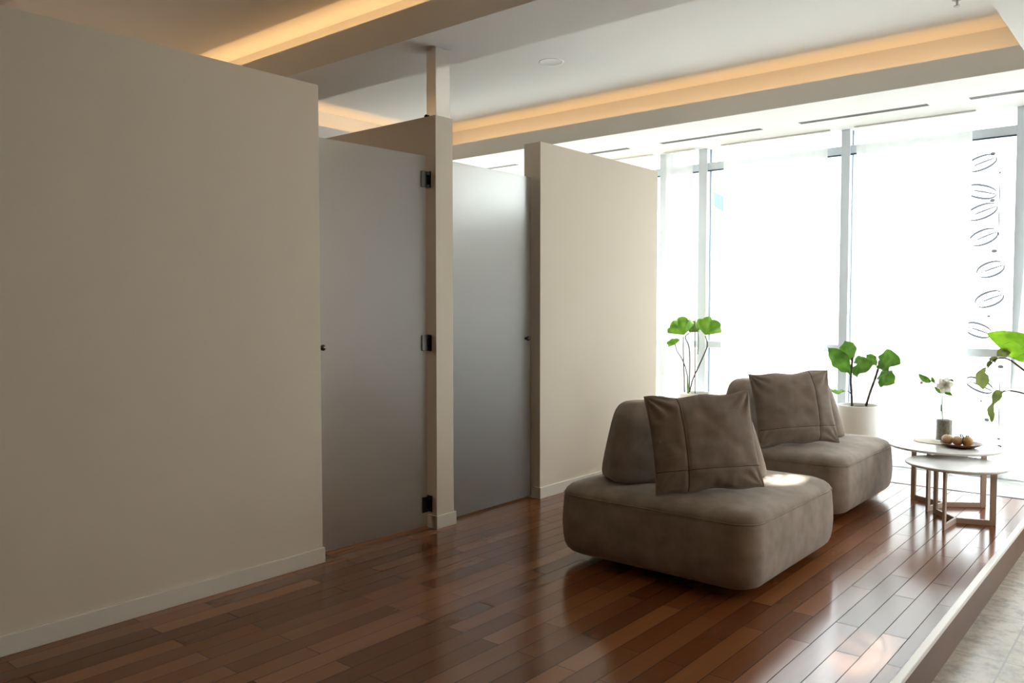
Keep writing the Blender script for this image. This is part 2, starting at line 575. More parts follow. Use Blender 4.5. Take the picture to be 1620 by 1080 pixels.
# ------------------------------------------------------------------ SETTING: ceiling
struct(box('ceiling', -7.1, 3.7, -3.2, 7.35, ZC, ZC + 0.18, M['ceil']))
XL, XR = -6.1, -0.80
# window-side soffit: underside, back wall of the cove, lip
bm = bmesh.new()
ZW = 2.785
add_box(bm, XL, XR, 6.0, 7.35, ZW, ZW + 0.03)
add_box(bm, XL - 0.22, XR, 6.19, 7.35, ZW + 0.03, ZC)
add_box(bm, XL, XR, 6.0, 6.015, ZW + 0.03, 2.936)
struct(from_bm('trim_4', bm, M['ceil']))
# left soffit with its cove
bm = bmesh.new()
add_box(bm, -6.9, XL, -3.0, 7.35, ZW, ZW + 0.03)
add_box(bm, -6.9, XL - 0.2, -3.0, 7.35, ZW + 0.03, ZC)
add_box(bm, XL - 0.015, XL, 3.69, 6.0, ZW + 0.03, 2.936)
add_box(bm, XL - 0.015, XL, 1.54, 3.19, ZW + 0.03, 2.936)
struct(from_bm('trim_5', bm, M['ceil']))
# beam between the two coffers
bm = bmesh.new()
add_box(bm, XL, XR, 3.19, 3.69, ZS, ZS + 0.03)
add_box(bm, XL, XR, 3.36, 3.69, ZS + 0.03, ZC)
add_box(bm, XL, XR, 3.19, 3.205, ZS + 0.03, 2.976)
struct(from_bm('trim_6', bm, M['ceil']))
# near soffit and hall ceiling
bm = bmesh.new()
add_box(bm, XL, XR, -3.0, 1.54, ZS, ZS + 0.03)
add_box(bm, XL, XR, -3.0, 1.36, ZS + 0.03, ZC)
add_box(bm, XL, XR, 1.525, 1.54, ZS + 0.03, 2.936)
struct(from_bm('trim_7', bm, M['ceil']))
struct(box('trim_8', XR, 3.5, -3.0, 7.35, ZW, ZC, M['ceil']))


def led(x0, x1, y0, y1, z, label):
    o = box('led_strip', x0, x1, y0, y1, z, z + 0.008, M['alu'])
    tag(o, label, 'light strip')


led(-6.0, -0.9, 6.078, 6.092, ZW + 0.03, 'warm light strip lying in the cove above the window-side ceiling lip')
led(-6.192, -6.178, 3.75, 5.95, ZW + 0.03, 'warm light strip lying in the left cove behind the middle wall')
led(-6.192, -6.178, 1.6, 3.12, ZW + 0.03, 'warm light strip lying in the left cove above the left partition wall')
led(-6.0, -0.9, 1.433, 1.447, ZS + 0.03, 'warm light strip lying in the cove nearest the camera')
led(-6.0, -0.9, 3.268, 3.282, ZS + 0.03, 'warm light strip lying in the cove on the near side of the ceiling beam')

# air slots in the window-side soffit
for k, (x0, lab) in enumerate([(-1.27, 'rightmost, cut off by the picture edge'), (-2.49, 'second from the right, above the middle curtain pair'),
                               (-3.76, 'third from the right, above the first window mullion'), (-5.05, 'fourth from the right, partly behind the right partition wall'),
                               (-6.07, 'leftmost, seen above the far frosted door')]):
    L = 0.95 if k < 4 else 0.62
    root = empty('air_vent', (x0, 6.60, ZW))
    tag(root, 'slim double-slot ceiling air vent, ' + lab, 'air vent', 'slot vents along the window ceiling')
    bm = bmesh.new()
    for a0, a1 in ((-0.030, -0.026), (-0.003, 0.003), (0.026, 0.030)):
        add_box(bm, 0, L, a0, a1, -0.004, 0.0)
    from_bm('vent_frame', bm, M['alu'], root)
    bm = bmesh.new()
    for a0, a1 in ((-0.026, -0.003), (0.003, 0.026)):
        add_box(bm, 0.004, L - 0.004, a0, a1, -0.0015, 0.0)
    from_bm('vent_slot', bm, M['slot'], root)
for yy, lab in ((3.0, 'nearer the camera'), (4.9, 'nearer the windows')):
    root = empty('hall_fill_housing', (1.5, yy, ZW))  # housing modelled around the added hall fill light, out of view
    tag(root, 'square housing of an added fill light in the hall ceiling right of the picture, ' + lab, 'ceiling lamp', 'added hall fill lights')
    bm = bmesh.new()
    for q in ((-0.31, 0.31, -0.31, -0.28), (-0.31, 0.31, 0.28, 0.31), (-0.31, -0.28, -0.28, 0.28), (0.28, 0.31, -0.28, 0.28)):
        add_box(bm, q[0], q[1], q[2], q[3], -0.035, 0.0)
    add_box(bm, -0.28, 0.28, -0.28, 0.28, -0.02, 0.0)
    from_bm('housing', bm, M['alu'], root)
# in-ceiling speaker ring and sprinkler
bm = bmesh.new()
add_lathe(bm, [(0.0, -0.001), (0.075, -0.001), (0.08, -0.003), (0.09, -0.003), (0.095, 0.0)], 48, (0, 0, 0))
o = from_bm('ceiling_speaker', bm, M['ceil'], None, True, (-3.718, 4.90, ZC))
tag(o, 'small round white speaker cover set in the ceiling right of the steel column', 'speaker')
root = empty('sprinkler', (-1.127, 5.45, ZC))
tag(root, 'tiny metal sprinkler head under the ceiling at the top edge of the picture', 'sprinkler')
bm = bmesh.new(); add_lathe(bm, [(0.0, -0.006), (0.026, -0.006), (0.03, 0)], 24); from_bm('collar', bm, M['alu'], root, True)
bm = bmesh.new(); add_tube(bm, [(0, 0, -0.006), (0, 0, -0.04)], 0.007, 8)
add_lathe(bm, [(0, -0.044), (0.018, -0.044), (0.018, -0.040), (0, -0.040)], 16)
from_bm('nozzle', bm, M['alu'], root)

# ------------------------------------------------------------------ SETTING: glazing
mull = [(-5.35, -5.27), (-4.046, -3.955), (-3.632, -3.545), (-2.318, -2.246), (-1.048, -0.968), (0.25, 0.33), (1.50, 1.58)]
n_trim = 9
for x0, x1 in mull:
    bm = bmesh.new()
    add_box(bm, x0, x1, 7.09, 7.22, 0, ZW, 0.003)
    o = struct(from_bm('trim_%d' % n_trim, bm, M['frame'])); n_trim += 1
    box('gasket', x1, x1 + 0.004, 7.155, 7.185, 0.1, ZW, M['gasket'], o)
edges = [-6.9] + [v for p in mull for v in p] + [2.35]
wins = [(edges[i], edges[i + 1]) for i in range(0, len(edges), 2)]
win_objs = []
for k, (x0, x1) in enumerate(wins):
    bm = bmesh.new()
    add_box(bm, x0, x1, YG - 0.004, YG + 0.004, 0.08, ZW)
    g = struct(from_bm('window_%d' % (k + 1), bm, M['glass']))
    win_objs.append(g)
    box('transom', x0, x1, 7.11, 7.21, 2.585, 2.655, M['frame'], g, 0.003)
    box('transom_gasket', x0, x1, 7.108, 7.112, 2.573, 2.585, M['gasket'], g)
    box('middle_rail', x0, x1, 7.11, 7.21, 0.918, 0.982, M['frame'], g, 0.003)
    box('bottom_rail', x0, x1, 7.09, 7.22, 0.0, 0.085, M['frame'], g, 0.003)

# leaf drawings on the glass between the middle curtain and the right mullion
W5 = win_objs[4]
YD = YG - 0.006


def ribbon(pts, wd, name='leaf_drawing'):
    bm = bmesh.new()
    pts = [Vector(p) for p in pts]
    prev = None
    for i, p in enumerate(pts):
        t = (pts[min(i + 1, len(pts) - 1)] - pts[max(i - 1, 0)]).normalized()
        s = Vector((-t.z, 0, t.x)) * wd * (0.35 + 0.65 * math.sin(PI * min(1, max(0, (i + 0.6) / len(pts)))))
        a, b2 = bm.verts.new(p + s), bm.verts.new(p - s)
        if prev:
            bm.faces.new((prev[0], prev[1], b2, a))
        prev = (a, b2)
    return bm


def leaf_drawing(px, py, wpx, hpx, tilt, gap=0.12, flip=1):
    c = at(px, py, YD)
    sx = (at(px + 1, py, YD) - c).x
    sz = abs((at(px, py + 1, YD) - c).z)
    L, H = wpx * sx * 0.5, hpx * sz * 0.5
    ct, st = math.cos(tilt), math.sin(tilt)

    def T(u, v):
        X, Z = u * L, v * H
        return (c.x + X * ct - Z * st, YD, c.z + X * st + Z * ct)
    bm = bmesh.new()

    def merge(b2):
        me = bpy.data.meshes.new('t'); b2.to_mesh(me); b2.free(); bm.from_mesh(me); bpy.data.meshes.remove(me)
    top = [T(-math.cos(a * PI), math.sin(a * PI) ** 0.8) for a in [i / 16 * (1 - gap) for i in range(17)]]
    bot = [T(math.cos(a * PI), -math.sin(a * PI) ** 0.8) for a in [i / 16 * (1 - gap) for i in range(17)]]
    merge(ribbon(top, 0.0085)); merge(ribbon(bot, 0.0085))
    merge(ribbon([T(-0.45, 0), T(0.1, 0.03 * flip), T(0.95, 0)], 0.0065))
    merge(ribbon([T(-0.72, 0.0), T(-0.62, 0.0)], 0.006))
    return from_bm('leaf_drawing', bm, M['decal'], W5)


for px, py, wp, hp, tl in [(1552, 258, 50, 21, 18), (1552, 303, 50, 20, -16), (1553, 335, 50, 21, 20), (1556, 375, 46, 22, 22),
                           (1567, 426, 44, 22, 20), (1565, 473, 46, 22, 22), (1547, 522, 44, 20, -20), (1549, 609, 46, 18, -24)]:
    leaf_drawing(px, py, wp, hp, R(tl))


def dot(px, py, r):
    c = at(px, py, YD)
    bm = bmesh.new()
    vs = [bm.verts.new((c.x + r * math.cos(2 * PI * k / 20), YD, c.z + 0.72 * r * math.sin(2 * PI * k / 20))) for k in range(20)]
    bm.faces.new(vs)
    from_bm('dot_drawing', bm, M['decal'], W5)


for px, py, r in [(1571, 243, 0.018), (1570, 317, 0.018), (1573, 397, 0.020), (1564, 500, 0.012), (1583, 580, 0.020), (1552, 634, 0.010),
                  (1561, 664, 0.018), (1582, 273, 0.010), (1580, 694, 0.011), (1581, 706, 0.017)]:
    dot(px, py, r)
for (px, y0, y1) in ((1582, 286, 372), (1582, 600, 683)):
    a, b2 = at(px, y0, YD), at(px, y1, YD)
    bm = bmesh.new()
    add_box(bm, a.x - 0.003, a.x + 0.003, YD - 0.001, YD, b2.z, a.z)
    from_bm('line_drawing', bm, M['decal'], W5)


# ------------------------------------------------------------------ curtains
def curtain(x0, x1, z0, z1, label, flare=0.0, seed=0, folds=None, y=7.015):
    rnd = random.Random(seed)
    L = x1 - x0
    nx, nz = max(60, int(L * 150)), 36
    ph = [rnd.uniform(0, 6.28) for _ in range(5)]
    bm = bmesh.new()
    g = []
    for j in range(nz + 1):
        v = j / nz
        z = z1 + (z0 - z1) * v
        row = []
        for i in range(nx + 1):
            u = i / nx
            s = u * L
            hd = min(1.0, max(0.0, (2.565 - z) / 0.04)) * 0.93 + 0.07
            a = 0.014 * math.sin(2 * PI * s / 0.115 + ph[0] + 0.9 * math.sin(s * 5 + ph[1]) + 0.3 * v)
            a += 0.012 * math.sin(2 * PI * s / 0.31 + ph[2] + 0.8 * v)
            a += 0.006 * math.sin(2 * PI * s / 0.052 + ph[3]) * math.exp(-max(0, 2.55 - z) * 5)
            xx = x0 + s - flare * v * v * (1 - u)
            row.append(bm.verts.new((xx, y + a * hd * (0.55 + 0.45 * v), z + 0.006 * math.sin(s * 60 + ph[4]) * (j == 0))))
        g.append(row)
    for j in range(nz):
        for i in range(nx):
            bm.faces.new((g[j][i], g[j][i + 1], g[j + 1][i + 1], g[j + 1][i]))
    root = empty('sheer_curtain', ((x0 + x1) / 2, y, z0))
    tag(root, label, 'curtain', 'sheer white window curtains')
    o = from_bm('drape', bm, M['curtain'], root, True)
    o.location = -root.location
    bm = bmesh.new()
    add_box(bm, x0 - 0.02, x1 + 0.02, y - 0.012, y + 0.012, z1 + 0.003, ZW - 0.0005)
    r = from_bm('curtain_track', bm, M['ceil'], root)
    r.location = -root.location
    return root


curtain(-3.345, -2.405, 0.02, 2.77, 'sheer white curtain in the window directly behind the two sofas', 0.02, 3)
curtain(-2.17, -1.325, 0.02, 2.77, 'sheer white curtain hanging behind the potted fig and the round tables', 0.0, 5)
curtain(-0.94, 0.20, 0.02, 2.77, 'sheer white curtain at the right picture edge, its foot spreading over the sill', 0.16, 8, y=7.0)
curtain(-3.935, -3.65, 0.02, 2.77, 'sheer white curtain in the narrow window beside the right partition wall', 0.0, 21)
curtain(-5.22, -4.10, 0.02, 2.77, 'sheer white curtain in the window hidden behind the right partition wall', 0.0, 11)
curtain(0.40, 1.45, 0.02, 2.77, 'sheer white curtain further along the window right of the picture', 0.0, 12)


# ------------------------------------------------------------------ frosted doors
def door(num, hinge_y, free_y, hinge_x, free_x, knob):
    """glass leaf from the hinge line to its free edge"""
    dx, dy = free_x - hinge_x, free_y - hinge_y
    L = math.hypot(dx, dy)
    ang = math.atan2(dy, dx)
    root = empty('door_%d' % num, (hinge_x, hinge_y, 0), ang)
    struct(root)
    T = 0.010
    box('glass_panel', 0.014, L, -T / 2, T / 2, 0.012, 2.175, M['frost'], root, bev=0.0015)
    for z in (2.04, 1.092, 0.142):
        bm = bmesh.new()
        add_box(bm, 0.014, 0.052, -0.012, -T / 2, z - 0.046, z + 0.046, 0.002)
        add_box(bm, 0.014, 0.052, T / 2, 0.012, z - 0.046, z + 0.046, 0.002)
        h = from_bm('hinge', bm, M['chrome'], root)
        bm = bmesh.new()
        add_box(bm, -0.006, 0.018, -0.013, 0.013, z - 0.026, z + 0.026, 0.002)
        add_tube(bm, [(0.008, 0.0, z - 0.046), (0.008, 0.0, z + 0.046)], 0.006, 10)
        from_bm('hinge_pin', bm, M['dark_metal'], h)
        bm = bmesh.new()
        add_box(bm, -0.0085, -0.004, -0.026, 0.026, z - 0.048, z + 0.048, 0.001)
        from_bm('hinge_plate', bm, M['dark_metal'], h)
    bm = bmesh.new()
    for s in (-1, 1):
        prof = [(0.0, 0.032), (0.012, 0.031), (0.016, 0.026), (0.015, 0.018), (0.008, 0.010), (0.008, 0.0), (0.013, 0.0), (0.013, -0.0)]
        n = 20
        b2 = bmesh.new()
        add_lathe(b2, [(r, z) for r, z in prof], n)
        b2.transform(Matrix.Translation((L - knob, s * T / 2, 1.09)) @ Matrix.Rotation(-s * PI / 2, 4, 'X'))
        me = bpy.data.meshes.new('t'); b2.to_mesh(me); b2.free(); bm.from_mesh(me); bpy.data.meshes.remove(me)
    from_bm('door_knob', bm, M['chrome'], root, True)
    return root


door(1, 3.346, 2.50, -3.443, -3.495, 0.112)
door(2, 3.504, 4.328, -3.452, -3.460, 0.055)


# ------------------------------------------------------------------ sofa
def rr(wd, dp, r, n=10):
    """rounded rectangle, counter-clockwise"""
    r = min(r, wd / 2 - 1e-4, dp / 2 - 1e-4)
    pts = []
    for cx, cy, a0 in ((wd / 2 - r, dp / 2 - r, 0), (-wd / 2 + r, dp / 2 - r, 90), (-wd / 2 + r, -dp / 2 + r, 180), (wd / 2 - r, -dp / 2 + r, 270)):
        for i in range(n + 1):
            a = R(a0 + 90 * i / n)
            pts.append((cx + r * math.cos(a), cy + r * math.sin(a)))
    # extra points on the straight sides
    out = []
    for i, p in enumerate(pts):
        q = pts[(i + 1) % len(pts)]
        out.append(p)
        if i % (n + 1) == n:
            for k in range(1, 8):
                out.append((p[0] + (q[0] - p[0]) * k / 8, p[1] + (q[1] - p[1]) * k / 8))
    return out


def loft(bm, levels):
    """levels: (z, width, depth, radius, ox, oy)"""
    prev = None
    for lv in levels:
        z, wd, dp, r, ox, oy = lv
        ring = [bm.verts.new((x + ox, y + oy, z)) for x, y in rr(wd, dp, r)]
        if prev:
            n = len(ring)
            if n == len(prev):
                for k in range(n):
                    bm.faces.new((prev[k], prev[(k + 1) % n], ring[(k + 1) % n], ring[k]))
        else:
            bm.faces.new(list(reversed(ring)))
        prev = ring
    bm.faces.new(prev)


def arc(c_in, z0, r, a0, a1, n):
    return [(c_in - r * math.cos(R(a0 + (a1 - a0) * i / n)), z0 + r * math.sin(R(a0 + (a1 - a0) * i / n))) for i in range(n + 1)]


def make_sofa():
    root = empty('sofa', (-1.958, 3.862, 0))
    W, D = 1.075, 1.09
    ZB, ZT = 0.045, 0.350
    # base body: (inset from the outer size, z)
    prof = [(0.16, ZB), (0.075, ZB), (0.052, ZB + 0.003), (0.032, ZB + 0.013), (0.017, ZB + 0.030), (0.008, ZB + 0.055), (0.003, ZB + 0.09),
            (0.0, ZB + 0.15), (0.002, ZB + 0.21), (0.007, ZT - 0.02), (0.010, ZT)]
    cushion = [(0.010, ZT), (0.010, ZT + 0.008), (0.016, ZT + 0.022), (0.030, ZT + 0.036), (0.055, ZT + 0.048), (0.10, ZT + 0.057),
               (0.18, ZT + 0.064), (0.30, ZT + 0.069), (0.44, ZT + 0.071), (0.52, ZT + 0.071)]
    bm = bmesh.new()
    loft(bm, [(z, W - 2 * i, D - 2 * i, max(0.02, 0.115 - i * 0.3), 0, 0) for i, z in prof])
    for v in bm.verts:
        v.co += v.co.normalized() * 0.004 * noise.noise(v.co * 3.1)
    from_bm('seat_base', bm, M['fabric'], root, True)
    bm = bmesh.new()
    loft(bm, [(z, W - 2 * i, D - 2 * i, max(0.02, 0.115 - i * 0.3), 0, 0) for i, z in cushion])
    for v in bm.verts:
        if v.co.z > ZT + 0.01:
            v.co.z += 0.005 * noise.noise(v.co * 4.0)
    from_bm('seat_cushion', bm, M['fabric'], root, True)
    # welt round the top edge
    loop = rr(W - 2 * 0.008, D - 2 * 0.008, 0.112)
    pts = [(x, y, ZT + 0.001) for x, y in loop] + [(loop[0][0], loop[0][1], ZT + 0.001)]
    bm = bmesh.new()
    add_tube(bm, pts, 0.0035, 6)
    from_bm('welt', bm, M['fabric'], root, True)
    box('plinth', -W / 2 + 0.27, W / 2 - 0.27, -D / 2 + 0.27, D / 2 - 0.27, 0, ZB + 0.001, M['plinth'], root)
    # loose backrest, standing askew on the seat
    bm = bmesh.new()
    z0, h = ZT + 0.062, 0.400
    lv = []
    LB, DB = 0.85, 0.29
    sec = [(0.0, 0.045), (0.012, 0.018), (0.035, 0.003), (0.08, 0.0), (0.16, 0.003), (0.30, 0.013), (0.45, 0.025), (0.60, 0.038), (0.72, 0.049),
           (0.82, 0.061), (0.885, 0.073), (0.935, 0.088), (0.968, 0.106), (0.988, 0.126), (1.0, 0.16)]
    for t, ins in sec:
        dp = DB - 2 * ins * (0.62 if t > 0.1 else 1) - (0.02 * t)
        wd = LB - 2 * ins * (1.0 if t > 0.1 else 1)
        lv.append((z0 + h * t, wd, max(0.03, dp), max(0.012, min(0.085, dp * 0.42)), 0, 0.055 * t))
    loft(bm, lv)
    for v in bm.verts:
        v.co += Vector((0, 1, 0)) * 0.006 * noise.noise(v.co * 5)
    br = from_bm('backrest', bm, M['fabric'], root, True)
    br.location = (-0.070, -0.031, 0)
    br.rotation_euler = (0, 0, R(50))
    return root


sofa = make_sofa()
tag(sofa, 'low taupe velvet sofa module nearest the camera, backrest askew on top', 'sofa', 'taupe sofa modules')
sofa2 = copy_tree(sofa)
sofa2.location = (-2.095, 5.47, 0)
for ch in sofa2.children:
    if ch.name.startswith('backrest'):
        ch.location.x += 0.014
        ch.location.y += 0.017
tag(sofa2, 'low taupe velvet sofa module behind the front one, nearer the windows', 'sofa', 'taupe sofa modules')


def make_pillow(name, seam_u, seam_v, seed):
    SX, SZ = 0.53, 0.475
    n = 56
    rnd = random.Random(seed)
    root = empty(name, (0, 0, 0))

    def surf(u, v, side):
        # u, v in -1..1 ; pinched corners, bulging belly
        ed = 1 - 0.055 * (1 - u * u) * abs(v) ** 3
        eu = 1 - 0.055 * (1 - v * v) * abs(u) ** 3
        x = u * SX / 2 * eu
        z = v * SZ / 2 * ed
        t = max(0.0, (1 - abs(u) ** 2.6)) ** 0.62 * max(0.0, (1 - abs(v) ** 2.6)) ** 0.62
        th = 0.088 * t
        p = Vector((u * 2.2 + seed, v * 2.2, side * 3))
        th += 0.010 * t * noise.noise(p * 1.2)
        # creases radiating from the corners
        cr = 0.0
        for cx, cz in ((-1, 1), (1, 1), (-1, -1), (1, -1)):
            dx, dz = u - cx, v - cz
            d2 = math.hypot(dx, dz)
            a = math.atan2(dz, dx)
            cr += 0.0075 * math.exp(-((d2 - 0.30) / 0.26) ** 2) * math.sin(a * 11 + seed * 1.7 + cx) * (1 if cz > 0 else 0.6)
        th += cr * (1 if t > 0.05 else 0.2)
        g1 = math.exp(-((1 - abs(v)) / 0.22) ** 2); g2 = math.exp(-((1 - abs(u)) / 0.18) ** 2)
        th += t * (0.012 * g1 * noise.noise(Vector((u * 9 + seed * 3, v * 1.2, side))) + 0.010 * g2 * noise.noise(Vector((u * 1.2, v * 9 + seed, side + 7))))
        th += t * 0.006 * noise.noise(Vector((u * 3.5 + v * 2, v * 3.0 - u, seed * 1.3 + side)))
        for sv, q in ((seam_u, u), (seam_v, v)):
            th -= 0.0075 * math.exp(-((q - sv) / 0.028) ** 2) * t
        return Vector((x, -side * max(0, th), z + 0.006 * math.sin(u * 7 + seed) * abs(v) ** 4))
    bm = bmesh.new()
    G = {}
    for side in (1, -1):
        for i in range(n + 1):
            for j in range(n + 1):
                u = math.sin((i / n - 0.5) * PI) * 0.35 + (i / n - 0.5) * 2 * 0.65
                v = math.sin((j / n - 0.5) * PI) * 0.35 + (j / n - 0.5) * 2 * 0.65
                edge = i in (0, n) or j in (0, n)
                if edge and side == -1:
                    G[(side, i, j)] = G[(1, i, j)]
                else:
                    G[(side, i, j)] = bm.verts.new(surf(u, v, side))
        for i in range(n):
            for j in range(n):
                q = [G[(side, i, j)], G[(side, i + 1, j)], G[(side, i + 1, j + 1)], G[(side, i, j + 1)]]
                bm.faces.new(q)
    from_bm('cover', bm, M['pillow'], root, True)
    for pts in ([surf(seam_u, -0.985 + 1.97 * k / 60, 1) + Vector((0, -0.0004, 0)) for k in range(61)],
                [surf(-0.985 + 1.97 * k / 60, seam_v, 1) + Vector((0, -0.0004, 0)) for k in range(61)]):
        bm = bmesh.new()
        add_tube(bm, pts, 0.0019, 5)
        from_bm('seam', bm, M['seam'], root, True)
    rim = [surf(-1 + 2 * k / 40, -1, 1) for k in range(40)] + [surf(1, -1 + 2 * k / 40, 1) for k in range(40)] + \
          [surf(1 - 2 * k / 40, 1, 1) for k in range(40)] + [surf(-1, 1 - 2 * k / 40, 1) for k in range(41)]
    bm = bmesh.new()
    add_tube(bm, rim, 0.0032, 6)
    from_bm('edge_welt', bm, M['pillow'], root, True)
    return root


def place_pillow(p, bottom, heading, lean, roll):
    # local x = width, z = height, -y = front
    m = Matrix.Translation(bottom) @ Matrix.Rotation(heading, 4, 'Z') @ Matrix.Rotation(-lean, 4, 'X') @ Matrix.Rotation(-roll, 4, 'Y') @ Matrix.Translation((0, 0, 0.235))
    p.matrix_world = m


p1 = make_pillow('cushion', -0.42, -0.56, 1)
tag(p1, 'square taupe cushion with cross seams leaning on the front sofa backrest', 'cushion', 'square taupe cushions')
place_pillow(p1, Vector((-1.745, 3.560, 0.425)), R(45), R(17), R(3.2))
p2 = make_pillow('cushion', 0.50, -0.56, 4)
tag(p2, 'square taupe cushion with a seam near its right side, on the rear sofa', 'cushion', 'square taupe cushions')
place_pillow(p2, Vector((-1.918, 5.158, 0.425)), R(44), R(16), R(3.2))


# ------------------------------------------------------------------ round nesting tables
def make_table(name, c, rad, h, legs, label):
    root = empty(name, (c[0], c[1], 0))
    tag(root, label, 'coffee table', 'round nesting tables')
    T = 0.016
    bm = bmesh.new()
    add_lathe(bm, [(0, h - T), (rad - 0.007, h - T), (rad - 0.002, h - T + 0.003), (rad, h - T / 2), (rad - 0.002, h - 0.003), (rad - 0.007, h), (0, h)], 96)
    o = from_bm('table_top', bm, M['tabletop'], root)
    for f in o.data.polygons:
        f.use_smooth = abs(f.normal.z) < 0.9
    for ang, r in legs:
        a = R(ang)
        ux, uy = math.cos(a), math.sin(a)
        Mx = Matrix(((ux, -uy, 0, 0), (uy, ux, 0, 0), (0, 0, 1, 0), (0, 0, 0, 1)))
        bm = bmesh.new()
        add_box(bm, r - 0.034, r, -0.007, 0.007, 0.0, h - T, 0.0012, 1)
        bm.transform(Mx)
        from_bm('leg', bm, M['leg'], root)
        bm = bmesh.new()
        add_box(bm, 0.0, r - 0.034, -0.0068, 0.0068, 0.0, 0.032, 0.0012, 1)
        bm.transform(Mx)
        from_bm('foot_bar', bm, M['leg'], root)
        bm = bmesh.new()
        add_box(bm, 0.0, r - 0.034, -0.0068, 0.0068, h - T - 0.022, h - T - 0.0005, 0.0012, 1)
        bm.transform(Mx)
        from_bm('top_bar', bm, M['leg'], root)
    return root


make_table('coffee_table', (-1.075, 5.455), 0.281, 0.364, [(266, 0.232), (20, 0.215), (131, 0.240)],
           'lower round white coffee table in front, on a beige three-legged frame')
make_table('coffee_table', (-1.225, 5.845), 0.332, 0.405, [(152, 0.250), (37, 0.270), (256, 0.212)],
           'taller round white coffee table behind, carrying the vase and the fruit dish')

ZTB = 0.405
# cream mat under the vase
bm = bmesh.new()
Pm = [(-1.445, 5.93), (-1.39, 6.07), (-1.22, 6.10), (-1.13, 6.00), (-1.20, 5.84), (-1.36, 5.83)]
bot = [bm.verts.new((x, y, ZTB + 0.0005)) for x, y in Pm]
top = [bm.verts.new((x, y, ZTB + 0.0045)) for x, y in Pm]
bm.faces.new(bot[::-1]); bm.faces.new(top)
for k in range(len(Pm)):
    bm.faces.new((bot[k], bot[(k + 1) % len(Pm)], top[(k + 1) % len(Pm)], top[k]))
bmesh.ops.bevel(bm, geom=[e for e in bm.edges if abs(e.verts[0].co.z - e.verts[1].co.z) > 0.002], offset=0.03, segments=5, affect='EDGES')
tag(from_bm('table_mat', bm, M['mat_cloth']), 'flat cream mat under the glass vase on the taller round table', 'mat')

# glass vase with sand and a stem
VX, VY = -1.262, 6.005
vase = empty('glass_vase', (VX, VY, ZTB + 0.005))
tag(vase, 'clear glass cylinder vase half filled with coarse grey-brown sand', 'vase')
bm = bmesh.new()
add_lathe(bm, [(0, 0), (0.050, 0), (0.052, 0.003), (0.052, 0.255), (0.0495, 0.255), (0.0495, 0.006), (0, 0.006)], 48)
from_bm('glass_wall', bm, M['vase_glass'], vase, True)
bm = bmesh.new()
add_lathe(bm, [(0, 0.007), (0.0485, 0.007), (0.0485, 0.138), (0.03, 0.142), (0, 0.141)], 40)
o = from_bm('sand_fill', bm, M['sand'], vase)
o['kind'] = 'stuff'
bm = bmesh.new()
add_box(bm, -0.0125, -0.0065, -0.054, -0.052, 0.20, 0.245)
tg = from_bm('paper_tag', bm, M['tag'], vase)

# ------------------------------------------------------------------ leaves
def leaf_bm(mid, side, width, fold=0.25, ruffle=0.0, shape=0.9, nu=22, nv=8, seed=0.0, tipw=0.04, curl=0.0):
    """mid: midrib points, side: sideways direction, width: greatest full width"""
    path = spline(mid, nu)
    side = Vector(side).normalized()
    bm = bmesh.new()
    rows = []
    for i, p in enumerate(path):
        t = i / nu
        tan = (path[min(i + 1, nu)] - path[max(i - 1, 0)]).normalized()
        s = (side - tan * side.dot(tan)).normalized()
        nrm = tan.cross(s).normalized()
        wd = width * 0.5 * (math.sin(PI * min(1, t ** shape)) ** (0.75 if shape < 1.2 else 1.1) + tipw * (1 - t))
        row = []
        for j in range(-nv, nv + 1):
            q = j / nv
            off = s * (q * wd) + nrm * (abs(q) * wd * fold + curl * q * q * wd)
            off += nrm * ruffle * width * math.sin(t * 17 + seed + (1.7 if q > 0 else 0)) * abs(q) ** 2
            off += s * ruffle * 0.5 * width * math.sin(t * 23 + seed) * q * abs(q)
            row.append(bm.verts.new(p + off))
        rows.append(row)
    for i in range(nu):
        for j in range(2 * nv):
            bm.faces.new((rows[i][j], rows[i][j + 1], rows[i + 1][j + 1], rows[i + 1][j]))
    return bm


def sub(p, q):
    return tuple(Vector(p) - Vector(q))


def add_leaf(parent, pxs, Y, width, side, material, **kw):
    """pxs: midrib as (px, py, depth offset)"""
    o0 = parent.location
    pts = [at(x, y, Y + dy) - o0 for x, y, dy in pxs]
    bm = leaf_bm(pts, side, width, **kw)
    bmesh.ops.solidify(bm, geom=bm.faces[:], thickness=0.0009)
    return from_bm('leaf', bm, material, parent, True)


def add_stem(parent, pxs, Y, r0, r1, material, name='stem', knots=0.0, n=24):
    o0 = parent.location
    pts = spline([at(x, y, Y + dy) - o0 for x, y, dy in pxs], n)
    rad = [r0 + (r1 - r0) * i / n + knots * (0.5 + 0.5 * math.sin(i * 2.1)) for i in range(n + 1)]
    bm = bmesh.new()
    add_tube(bm, pts, rad, 8)
    return from_bm(name, bm, material, parent, True)


def make_pot(parent, r, h):
    bm = bmesh.new()
    add_lathe(bm, [(0, 0), (r * 0.90, 0), (r * 0.93, 0.006), (r, h * 0.5), (r, h - 0.004), (r - 0.004, h), (r - 0.010, h), (r - 0.013, h - 0.004),
                   (r - 0.013, h - 0.05), (0, h - 0.05)], 64)
    p = from_bm('pot', bm, M['pot'], parent, True)
    bm = bmesh.new()
    add_lathe(bm, [(r - 0.0135, h - 0.05), (r - 0.0135, h - 0.026), (r * 0.7, h - 0.022), (r * 0.3, h - 0.020), (0, h - 0.022)], 48)
    s = from_bm('soil', bm, M['soil'], parent, True)
    s['kind'] = 'stuff'
    return p


SIDE = _Rt.copy()           # across the view: leaves are turned by their own vectors below

